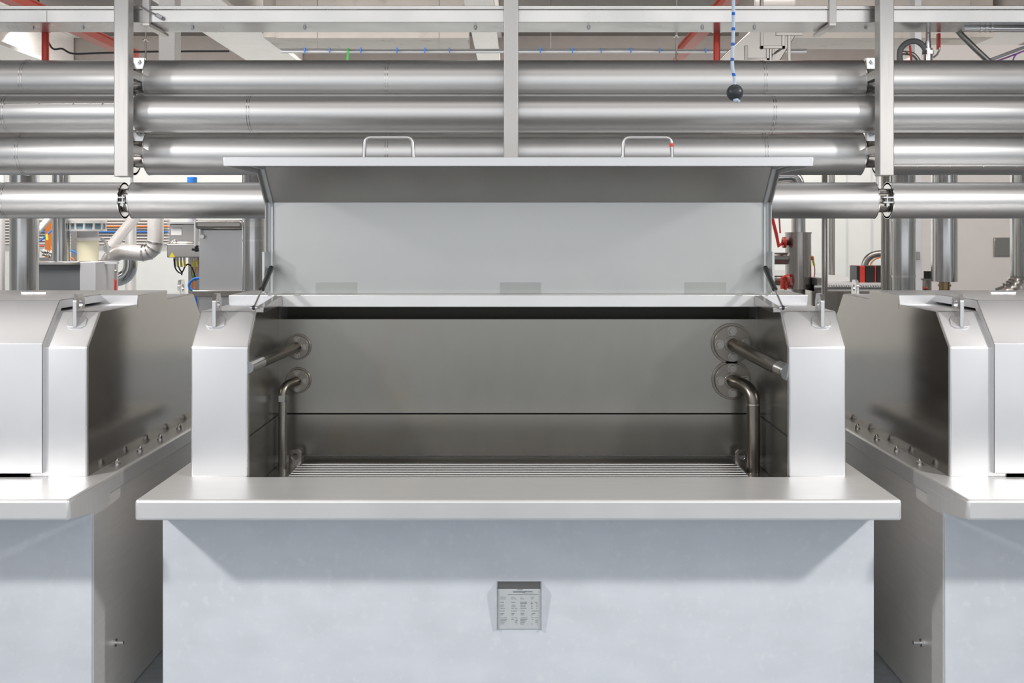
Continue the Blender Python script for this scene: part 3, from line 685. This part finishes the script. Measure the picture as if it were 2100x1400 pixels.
# pull cord in front
d = 0.78
pc = thing('pull_cord', W(1507, 190, d), 'blue and white rope hanging in front with a black ball at its end', 'rope')
adopt(MB().tube([W(1504, -900, d), W(1504, -200, d)] + spline([W(1504, -20, d), W(1504, 60, d), W(1502, 110, d), W(1502, 138, d), W(1506, 160, d), W(1506, 182, d)], 5), 3.6 * d * U, 12).build('cord', M_ROPE), pc)
adopt(MB().sphere(W(1507, 190, d), 17 * d * U, 32).build('ball', M_BALL), pc)
adopt(MB().sphere(W(1508, 205, d) + Vector((0, -.006, 0)), 6 * d * U, 12).tube([W(1509, 203, d), W(1516, 207, d - .004)], 2.6 * d * U, 8).build('knot', M_ROPE), pc)
a = W(1504, -900, d)
tag(MB().tube([(a.x - .03, a.y, a.z + 0.0), (a.x + .03, a.y, a.z)], .01, 8).box(a.x - .02, a.x + .02, a.y - .02, a.y + .02, a.z, 4.3).build('cord_bracket', M_SIDE), 'ceiling bracket holding the blue and white pull cord', 'bracket')

# ------------------------------------------------------------ background, right
def vduct(name, px0, px1, y_top, d, mat, label, cat='duct', bands=(), y_bot=None, seam=True):
    cx = (px0 + px1) / 2; r = (px1 - px0) / 2 * d * U
    t = W(cx, y_top, d); z0 = 0 if y_bot is None else W(cx, y_bot, d).z
    root = thing(name, (t.x, t.y, z0), label, cat)
    adopt(MB().cyl((t.x, t.y, z0), t, r, 48).build('barrel', mat), root)
    for b in bands:
        c = W(cx, b, d); adopt(MB().ring(c - Vector((0, 0, 4 * U)), c + Vector((0, 0, 4 * U)), r * .99, r * 1.04, 48).build('band', M_BAND), root)
    if seam:
        adopt(MB().box(t.x - r * .98 - .006, t.x - r * .98 + .006, t.y - .01, t.y + .01, z0, t.z).build('lap_seam', M_BAND), root)
    return root
vduct('vertical_duct', 1827, 1876, 330, 1.9, M_DUCT, 'thick shiny vertical duct just right of the right post, banded', bands=(452, 566))
vduct('vertical_duct', 1807, 1826, 330, 1.96, M_SIDE, 'slim dull vertical duct against the banded duct, right side', seam=False)
r9 = vduct('vertical_duct', 1912, 1962, 330, 2.1, M_DUCT, 'shiny vertical duct ending over a brass fitting', y_bot=577)
a, b = W(1937, 577, 2.1), W(1937, 598, 2.1)
fb = adopt(MB().cyl(a, b, 11 * 2.1 * U, 24).cyl(W(1937, 583, 2.1), W(1937, 587, 2.1), 13 * 2.1 * U, 24).cyl(b, (b.x, b.y, 0), 8 * 2.1 * U, 16).build('brass_fitting', M_BRASS), r9); fb['label'] = 'brass fitting'
BD = vduct('vertical_duct', 2075, 2150, 300, 2.0, M_DUCT, 'large shiny duct with ribbed elbow, cut off by the right edge', y_bot=566)
pts = [W(2112, 560, 2.0), W(2112, 566, 2.0)] + arc(W(2112, 570, 2.0), W(2108, 610, 2.0), W(2055, 625, 2.02), 10)
eb = BD
adopt(MB().tube(pts, 37 * 2.0 * U, 32).build('elbow', M_DARKST), eb)
for k in range(3, 10, 2):
    p, n2 = Vector(pts[k]), (Vector(pts[k + 1]) - Vector(pts[k])).normalized()
    adopt(MB().ring(p, p + n2 * .012, 36 * 2.0 * U, 41 * 2.0 * U, 32).build('rib', M_SIDE), eb)
a = W(2080, 640, 2.0); adopt(MB().cyl((a.x, a.y, 0), (a.x, a.y, a.z + .05), .08, 24).build('support_leg', M_SIDE), eb)
# filter cylinder with red clamps
d = 2.15
fc = thing('filter_cylinder', (W(1637, 0, d).x, W(0, 0, d).y, 0), 'grey metal cylinder with red quick clamps beside the open lid', 'cylinder')
cx = 1637
adopt(MB().cyl(W(cx, 590, d), W(cx - .5, 478, d), 26 * d * U, 48).cyl(W(cx, 592, d), W(cx, 588, d), 27.5 * d * U, 48).cyl(W(cx, 479, d), W(cx, 476, d), 27 * d * U, 48).build('housing', M_SIDE), fc)
adopt(MB().cyl(W(cx, 478, d), W(cx, 384, d), 14.5 * d * U, 32).build('inlet_pipe', M_DUCT), fc)
adopt(MB().cyl(W(cx, 590, d), (W(cx, 0, d).x, W(cx, 0, d).y, 0), 14 * d * U, 24).build('stand', M_DARKST), fc)
adopt(MB().tube([W(1560, 530, d), W(1615, 530, d)], 12 * d * U, 24).build('side_pipe', M_DARKST), fc)
adopt(MB().tube([W(1560, 575, d), W(1615, 575, d)], 10 * d * U, 24).build('side_pipe', M_DARKST), fc)
k1 = adopt(MB().ring(W(1605, 497, d - .02), W(1611, 497, d - .02), 6 * d * U, 11 * d * U, 24).tube([W(1606, 497, d - .02), W(1597, 505, d - .03), W(1592, 480, d - .03), W(1582, 440, d - .03)], 3.4 * d * U, 10)
      .tube([W(1600, 478, d - .03), W(1597, 430, d - .03)], 1.6 * d * U, 8).build('quick_clamp', M_RED), fc); k1['label'] = 'red clamp lever'
adopt(MB().cyl(W(1608, 497, d - .02), W(1616, 497, d - .01), 6 * d * U, 16).build('clamp_knob', M_BLACK), fc)
k2 = adopt(MB().ring(W(1612, 576, d - .02), W(1617, 576, d - .02), 8 * d * U, 14 * d * U, 24).tube([W(1611, 567, d - .03), W(1604, 570, d - .03), W(1604, 592, d - .03)], 3.6 * d * U, 10)
      .tube([W(1610, 582, d - .03), W(1611, 594, d - .03)], 3 * d * U, 10).build('quick_clamp', M_RED), fc); k2['label'] = 'red lower clamp'
cc = adopt(MB().tube([W(1662, 526, d), W(1666, 527, d), W(1667, 533, d)], 3 * d * U, 10).build('sensor_plug', M_ORANGE), fc); cc['label'] = 'orange plug'
adopt(MB().tube([W(1667, 532, d), W(1670, 545, d)], 2.2 * d * U, 10).build('sensor_sleeve', M_YEL), fc)
adopt(MB().tube(spline([W(1670, 544, d), W(1671, 558, d), W(1669, 570, d), W(1664, 580, d)], 5), 1 * d * U, 8).build('sensor_lead', M_DRED), fc)
adopt(MB().tube([W(1560, 366, 2.15), W(1612, 362, 2.15)] + arc(W(1620, 362, 2.15), W(1637, 362, 2.15), W(1637, 385, 2.15), 6), 13 * 2.15 * U, 20).build('flexible_elbow', M_DUCT), fc)
def pole(px, w_, y_top, d, label, mat=M_SIDE):
    t = W(px, y_top, d)
    return tag(MB().cyl((t.x, t.y, 0), t, w_ / 2 * d * U, 20).build('steel_pole', mat), label, 'pole')
pole(1691, 12, 320, 1.78, 'slim round steel pole right of the filter cylinder, nearer one')
pole(1708, 8, 320, 2.7, 'thin steel pipe behind the slim pole')
pole(1702, 6, 320, 2.75, 'thinnest steel pipe behind the slim pole')
# conveyor bed
d = 2.05
cv = thing('conveyor', (W(1700, 0, d).x, W(0, 0, d).y, 0), 'low roller conveyor with white belt behind the right side lug', 'conveyor')
a, b = W(1672, 600, 2.1), W(1872, 588, 2.1); y1 = 3.0 * F * U
zc = W(0, 585, 2.1).z
adopt(MB().box(a.x, b.x, a.y + .02, y1, 0, zc - .04).build('bed', M_SIDE), cv)
adopt(MB().box(W(1674, 0, 2.1).x, b.x, a.y + .04, y1, zc - .04, zc + .0).build('belt', M_WHITE), cv)
adopt(MB().tube([W(1670, 589, 2.08), W(1828, 589, 2.08)], 4 * 2.08 * U, 16).build('front_rail', M_BAND), cv)
rr = MB()
for x in range(1700, 1828, 5): rr.ring(W(x, 586, 2.07), W(x + 1.5, 586, 2.07), 2 * U, 6 * U, 10)
adopt(rr.build('rollers', M_LGREY), cv)
adopt(MB().box(W(1676, 0, 2.6).x, W(1828, 0, 2.1).x, y1 - .7, y1 - .66, 0, W(0, 565, 2.57).z).build('guide_plate', M_BEIGE), cv)
adopt(MB().box(W(1674, 0, 2.1).x, W(1690, 0, 2.1).x, a.y - .02, a.y + .3, 0, W(0, 570, 2.1).z).build('drive_box', M_DARKST), cv)
# red and black drive modules
for k, (x0, x1, m, lab) in enumerate(((1757, 1762, M_BLACK, 'narrow black module, leftmost of the drive modules'), (1763, 1774, M_RED, 'red drive module beside the curved grey pipe'),
                                     (1775, 1793, M_BLACK, 'black drive module between the two red ones'), (1794, 1797, M_RED, 'slim red drive module against the slim duct'),
                                     (1798, 1822, M_BLACK, 'wide black drive module beside the slim duct'))):
    a = W(x0, 566, 2.22); b = W(x1, 545, 2.22)
    tag(MB().box(a.x, b.x, a.y, a.y + .15, W(0, 585, 2.1).z, b.z).build('drive_module', m, None, .003), lab, 'module', 'drive modules on the conveyor')
d = 2.34
tag(MB().tube([W(1772, 588, d), W(1772, 560, d)] + arc(W(1772, 550, d), W(1774, 521, d), W(1806, 520, d), 8) + [W(1822, 520, d)], 7 * d * U, 20).build('curved_pipe', M_DARKST), 'curved grey pipe above the red and black modules', 'pipe')
tag(MB().tube([W(1784, 588, d - .05), W(1784, 548, d - .05)] + arc(W(1784, 546, d - .05), W(1788, 530, d - .05), W(1808, 527, d - .05), 6) + [W(1822, 527, d - .05)], 1.3 * d * U, 8).build('orange_cable', M_ORANGE), 'orange cable inside the curve of the grey pipe', 'cable')
# pillar with junction box, motor, wall plate
a = W(1876, 0, 3.1); b = W(1890, 0, 3.1)
tag(MB().box(a.x, b.x, a.y, a.y + .12, 0, 4.3).build('steel_column', M_LGREY, None, .004), 'pale flat column behind the banded duct, right side', 'column')
jb = bx('junction_box', 1874, 1887, 516, 533, 3.05, .17, M_DARKST, 'small grey box on the pale flat column', 'box', .003)
d = 2.2
mt = thing('pump_motor', (W(1902, 0, d).x, W(0, 0, d).y, 0), 'small motor with black cap between the two shiny ducts', 'motor')
adopt(MB().cyl((W(1901, 0, d).x, W(0, 0, d).y, 0), W(1901, 572, d), 9 * d * U, 24).build('body', M_SIDE), mt)
adopt(MB().cyl(W(1901, 574, d), W(1901, 571, d), 12 * d * U, 24).build('collar', M_DARKST), mt)
adopt(MB().cyl(W(1902, 571, d), W(1902, 556, d), 7.5 * d * U, 20).build('cap', M_BLACK), mt)
adopt(MB().sphere(W(1896, 591, d) + Vector((0, -.03, 0)), .012, 12).build('button', M_RED), mt)
wp = bx('wall_plate', 2040, 2080, 487, 525, 3.29, .03, M_SIDE, 'square grey plate on the pinkish partition wall', 'plate', .003)

# ------------------------------------------------------------ background, left
vduct('vertical_duct', 22, 78, 350, 2.0, M_DUCT, 'thick shiny duct rising behind the left tank, near the left edge')
pole(3, 14, 350, 2.2, 'pale round pole at the extreme left edge', M_GIRD)
vduct('vertical_duct', 108, 143, 350, 2.2, M_DUCT, 'medium shiny duct standing on the grey cabinet', y_bot=536, seam=False)
vduct('vertical_duct', 499, 545, 300, 2.0, M_DUCT, 'shiny banded duct beside the left edge of the open lid', bands=(457, 462, 493))
# grey cabinet
d = 2.15
gc = thing('low_cabinet', (W(120, 0, d).x, W(0, 0, d).y, 0), 'low dark grey cabinet with pale end panel behind the left tank', 'cabinet')
a = W(80, 600, d); b = W(165, 543, d); c = W(197, 540, d)
adopt(MB().box(a.x, b.x, a.y, a.y + .38, 0, b.z).build('front_panel', M_GREYBOX, None, .004), gc)
adopt(MB().box(a.x - .1, b.x, a.y - .02, a.y + .38, b.z, W(0, 536, d).z).build('top_rail', M_SIDE, None, .004), gc)
adopt(MB().box(b.x, c.x, a.y - .01, a.y + .38, 0, W(0, 537, d).z).build('end_panel', M_LGREY, None, .004), gc)
# drum with cream bucket
d = 2.22
dm = thing('sight_glass_vessel', (W(180, 0, d).x, W(0, 0, d).y, W(0, 537, 2.15).z), 'cream bucket under a ring of blue sight glasses, left background', 'vessel')
cz = lambda y: W(180, y, d)
adopt(MB().cyl(cz(540), cz(493), 20 * d * U, 40, 22 * d * U).build('bucket', M_CREAM), dm)
adopt(MB().cyl(cz(493), cz(487), 24 * d * U, 40).build('bucket_rim', M_WHITE), dm)
adopt(MB().cyl(cz(488), cz(474), 21 * d * U, 40).build('neck', M_LGREY), dm)
adopt(MB().ring(cz(474), cz(470), 18 * d * U, 37 * d * U, 40).ring(cz(458), cz(452), 18 * d * U, 37 * d * U, 40).build('ring_plate', M_GIRD), dm)
adopt(MB().cyl(cz(470), cz(458), 33 * d * U, 40).build('sight_glass', M_BLGLASS), dm)
for k in range(12):
    a_ = 2 * PI * k / 12 + .2; o = Vector((math.cos(a_), math.sin(a_), 0)) * 34 * d * U
    adopt(MB().cyl(cz(471) + o, cz(457) + o, 2.4 * d * U, 10).build('bolt', M_GIRD), dm)
tag(MB().tube(spline([W(200, 488, 2.25), W(212, 492, 2.25), W(220, 505, 2.25), W(222, 530, 2.25)], 5), 3 * d * U, 10).build('white_hose', M_LGREY), 'thin white hose curving down from the cream bucket', 'hose')
a, b = W(92, 453, 3.4), W(114, 475, 3.4)
tag(MB().box(W(92, 0, 3.4).x, W(114, 0, 3.4).x, a.y, a.y + .2, 0, W(0, 440, 3.4).z).build('orange_machine', M_ORANGE, None, .006), 'orange painted machine body between the two left ducts', 'machine')
# diagonal and vertical white tubes
tag(MB().tube([W(290, 430, 2.6), W(222, 512, 2.45)], 11 * 2.5 * U, 20).build('slanted_tube', M_GIRD), 'pale slanted tube below the left clamp of the lowest pipe', 'tube')
pole(268, 22, 380, 3.0, 'pale upright tube behind the slanted tube', M_GIRD)
tag(MB().tube([W(140, 402, 2.2), W(60, 494, 2.1)], 6 * 2.4 * U, 16).build('slanted_tube', M_GIRD), 'short pale slanted tube between the two left ducts', 'tube')
# S shaped silver duct
d = 2.3
pts = [W(319, 400, d), W(319, 480, d)] + arc(W(319, 488, d), W(319, 520, d), W(290, 519, d), 8) + arc(W(265, 517, d), W(232, 512, d), W(221, 540, d), 8)[0:] + [Vector((W(219, 560, d).x, W(0, 0, d).y, 0))]
rad = [16 * d * U] * len(pts)
sdct = thing('silver_duct', (W(219, 0, d).x, W(0, 0, d).y, 0), 'bright silver S-shaped duct in the left background', 'duct')
adopt(MB().tube(pts[:-1], 16 * d * U, 32).build('bent_duct', M_GIRD), sdct)
adopt(MB().cyl(W(219, 538, d), pts[-1], 13 * d * U, 32).build('down_pipe', M_GIRD), sdct)
for k in (3, 5, 7, 9):
    p, n2 = Vector(pts[k]), (Vector(pts[k + 1]) - Vector(pts[k])).normalized()
    adopt(MB().ring(p, p + n2 * .012, 15.5 * d * U, 17.5 * d * U, 32).build('rib', M_BAND), sdct)
tag(MB().tube([W(268, 505, 2.6), W(268, 535, 2.6)] + arc(W(268, 540, 2.6), W(268, 565, 2.6), W(245, 572, 2.6), 8) + [W(225, 577, 2.6)], 14 * 2.6 * U, 28).build('spiral_elbow', M_DUCT), 'shiny elbow duct under the silver S-shaped duct', 'elbow')
for px, y0, lab in ((203, 575, 'hanging valve with red handle, nearer the grey cabinet'), (237, 572, 'hanging valve with red handle, right of the silver down pipe')):
    d = 2.2; v = thing('hanging_valve', W(px, 600, d), lab, 'valve')
    adopt(MB().tube([W(px, 536, d), W(px, 555, d)], 1.6 * d * U, 10).sphere(W(px, 556, d), 3.6 * d * U, 12).cyl(W(px, 558, d), W(px, 575, d), 2.8 * d * U, 12).build('valve_body', M_BAND), v)
    adopt(MB().box(W(px - 2, 0, d).x, W(px + 2, 0, d).x, W(0, 0, d).y - .01, W(0, 0, d).y + .01, W(0, y0 + 24, d).z, W(0, y0, d).z).build('lever', M_RED, None, .003), v)
a = W(196, 538, 2.2)
tag(MB().box(W(196, 0, 2.2).x, W(242, 0, 2.2).x, a.y - .02, a.y + .02, W(0, 541, 2.2).z, W(0, 537, 2.2).z).build('valve_rail', M_LGREY), 'thin pale rail carrying the two red handled valves', 'rail')
# small valve cluster and loose cables between the two ducts
d = 2.25
mc = MB()
for i in range(9):
    x = 84 + i * 2.6; y = 512 + (i * 7 % 13)
    mc.tube([W(x, y, d), W(x + 5, y + 4, d + .01)], (1.5 + i % 3) * d * U, 8).sphere(W(x + 2, y + 3, d), (2 + i % 2) * d * U, 10)
mc.box(W(80, 0, d).x, W(108, 0, d).x, W(0, 0, d).y, W(0, 0, d).y + .1, W(0, 537, d).z, W(0, 528, d).z)
tag(mc.build('pneumatic_valve', M_DARKST), 'cluster of small dark fittings on the cabinet between the ducts', 'fittings')
for pts, m, lab, cat in (([(74, 500), (92, 486), (104, 474), (112, 466)], M_BLUE, 'blue air line slanting between the two left ducts', 'cable'),
                         ([(138, 511), (152, 516), (158, 522)], M_BLUE, 'blue air line just right of the medium duct', 'cable'),
                         ([(138, 525), (149, 530), (153, 538)], M_ORANGE, 'orange lead beside the cream bucket', 'cable'),
                         ([(74, 503.6), (88, 504.3), (90, 504.5)], M_RED, 'tiny red line between the two left ducts', 'cable')):
    tag(MB().tube(spline([W(x, y, 2.3) for x, y in pts], 5), 1.8 * 2.3 * U, 8).build('air_line', m), lab, cat)
sl = thing('sensor_lead', W(106, 537, 2.3), 'orange lead under a yellow plug between the two left ducts', 'cable')
adopt(MB().tube(spline([W(x, y, 2.3) for x, y in [(97, 490), (101, 500), (106, 512), (106, 537)]], 5), 1.8 * 2.3 * U, 8).build('lead', M_ORANGE), sl)
adopt(MB().tube([W(96, 480, 2.29), W(97, 492, 2.29)], 2.6 * 2.3 * U, 10).build('yellow_plug', M_YEL), sl)
tag(MB().box(W(146, 0, 2.5).x, W(156, 0, 2.5).x, W(0, 0, 2.5).y, W(0, 0, 2.5).y + .1, 0, W(0, 474, 2.5).z).build('terminal_block', M_DARKST), 'dark terminal block left of the cream bucket', 'block')
for yy, m, lab in ((464, M_ORANGE, 'orange conduit line along the left back wall'), (475, M_BLUE, 'blue conduit line along the left back wall')):
    tag(MB().tube([W(40, yy, 4.46), W(345, yy, 4.46)], 1.7 * 4.4 * U, 10).build('wall_pipe', m), lab, 'pipe')
# louvred wall panel behind
lv = MB()
for k in range(9):
    a = W(-60, 500 - k * 6, 4.48); b = W(345, 497 - k * 6, 4.48); lv.box(a.x, b.x, a.y - .03, a.y + .05, a.z, b.z)
tag(lv.build('louvre_panel', M_WALLP), 'ribbed pale panel on the back wall behind the silver duct', 'panel')
# electrical box with cables
d = 2.2
eb = thing('electrical_box', (W(375, 0, d).x, W(0, 0, d).y, W(0, 530, d).z), 'steel electrical box with white label and yellow triangle', 'electrical box')
a = W(342, 528, d); b = W(410, 459, d)
adopt(MB().prism([(a.y, a.z), (a.y + .3, a.z), (a.y + .3, b.z), (a.y + .05, b.z), (a.y + .05, W(0, 497, d).z), (a.y, W(0, 500, d).z)], 'x', a.x, b.x).build('enclosure', M_SIDE, None, .006), eb)
adopt(MB().box(a.x - .005, b.x + .005, a.y + .02, a.y + .31, b.z, b.z + .012).build('lid_edge', M_BAND), eb)
p = W(346, 482, d); q = W(368, 465, d)
adopt(MB().box(a.x + .05, b.x - .05, a.y + .3, a.y + .4, 0, b.z).build('stand', M_SIDE), eb)
s_ = adopt(MB().box(p.x, q.x, a.y + .044, a.y + .05, p.z, q.z).build('label_sticker', M_WHITE), eb)
t0, t1, t2 = W(347, 527, d), W(359, 527, d), W(353, 517, d)
adopt(MB().prism([(t0.x, t0.z), (t1.x, t1.z), (t2.x, t2.z)], 'y', a.y - .003, a.y + .001).build('warning_triangle', M_YEL), eb)
for k in range(2):
    adopt(MB().sphere(W(350 + 4 * k, 495 - 2 * k, d) + Vector((0, .04, 0)), 2 * d * U, 12).build('indicator_lamp', M_WHITE), eb)
for k, x in enumerate((358, 364, 371, 378, 393, 402)):
    g = thing('cable_connector', W(x, 530, d - .03), 'yellow cable connector under the electrical box', 'connector', 'yellow connectors under the electrical box')
    adopt(MB().cyl(W(x, 528, d + .02), W(x, 534, d + .02), 2.6 * d * U, 12).build('nut', M_SIDE), g)
    sy = adopt(MB().cyl(W(x, 534, d + .02), W(x + 1.5, 547, d + .02), 2.3 * d * U, 12).build('sleeve', M_YEL), g)
for k, (pts, m, lab) in enumerate((([(357, 530), (359, 548), (366, 558), (372, 560)], M_BLACK, 'outermost black cable looping under the electrical box'),
        ([(366, 546), (369, 553), (373, 559), (372, 564)], M_BLACK, 'black cable joining the loop under the yellow connectors'),
        ([(379, 546), (376, 554), (372, 560)], M_BLACK, 'black cable from the fourth yellow connector'),
        ([(378, 549), (384, 542), (392, 546), (398, 560), (402, 575)], M_BLACK, 'black cable arching beside the steel cabinet'),
        ([(394, 546), (398, 560), (400, 580), (399, 600)], M_ORANGE, 'orange cable dropping beside the steel cabinet'),
        ([(403, 546), (400, 560), (395, 578), (392, 596)], M_ORANGE, 'second orange cable crossing the blue hose'),
        ([(393, 540), (393, 560), (396, 572)], M_GREEN, 'green cable beside the orange cables'))):
    tag(MB().tube(spline([W(x, y, d + .015 + .004 * k) for x, y in pts], 6), 1.5 * d * U, 8).build('cable', m), lab, 'cable')
tag(MB().tube(spline([W(412, 570, 2.12), W(398, 572, 2.12), W(388, 582, 2.12), (W(390, 592, 2.12)), W(400, 601, 2.12), W(404, 640, 2.12)], 6), 2.6 * 2.12 * U, 12).build('blue_hose', M_BLUE), 'thick blue hose curling out beside the steel cabinet', 'hose')
# stainless cabinet
d = 2.05
sc = thing('steel_cabinet', (W(450, 0, d).x, W(0, 0, d).y, 0), 'tall stainless cabinet with rounded top left of the open lid', 'cabinet')
a = W(408, 592, d); b = W(499, 470, d)
adopt(MB().box(a.x, b.x, a.y, a.y + .4, 0, b.z).build('body', M_FACE, None, .006), sc)
adopt(MB().box(a.x - .01, b.x + .01, a.y - .06, a.y + .42, b.z, W(0, 451, d).z).build('hood', M_SIDE, None, .02, 3), sc)
adopt(MB().box(a.x - .02, b.x + .02, a.y - .08, a.y + .4, W(0, 607, d).z, W(0, 594, d).z).build('ledge', M_SIDE, None, .005), sc)
adopt(MB().cyl(W(414, 485, d - .01), W(414, 485, d), 4 * d * U, 16).cyl(W(413, 472, d - .005), W(413, 485, d - .005), 1.5 * d * U, 8).build('latch', M_BAND), sc)
adopt(MB().tube([W(402, 450, d + .05), W(402, 505, d + .05)], 4 * d * U, 16).build('side_tube', M_LGREY), sc)
adopt(MB().cyl(W(394, 511, d + .05), W(408, 512, d + .05), 3 * d * U, 12).cyl(W(403, 503, d + .05), W(403, 516, d + .05), 4 * d * U, 12).build('sensor', M_BLACK), sc)
# blue beacon
bc = thing('beacon', W(394, 380, 2.2), 'blue beacon lamp above the lowest pipe, left of the lid', 'lamp')
adopt(MB().cyl(W(394, 376, 2.2), W(394, 363, 2.2), 10 * 2.2 * U, 28).build('blue_cap', M_BLUE, None, .004), bc)
adopt(MB().cyl(W(394, 455, 2.2), W(394, 376, 2.2), 8 * 2.2 * U, 24).build('beacon_base', M_LGREY), bc)
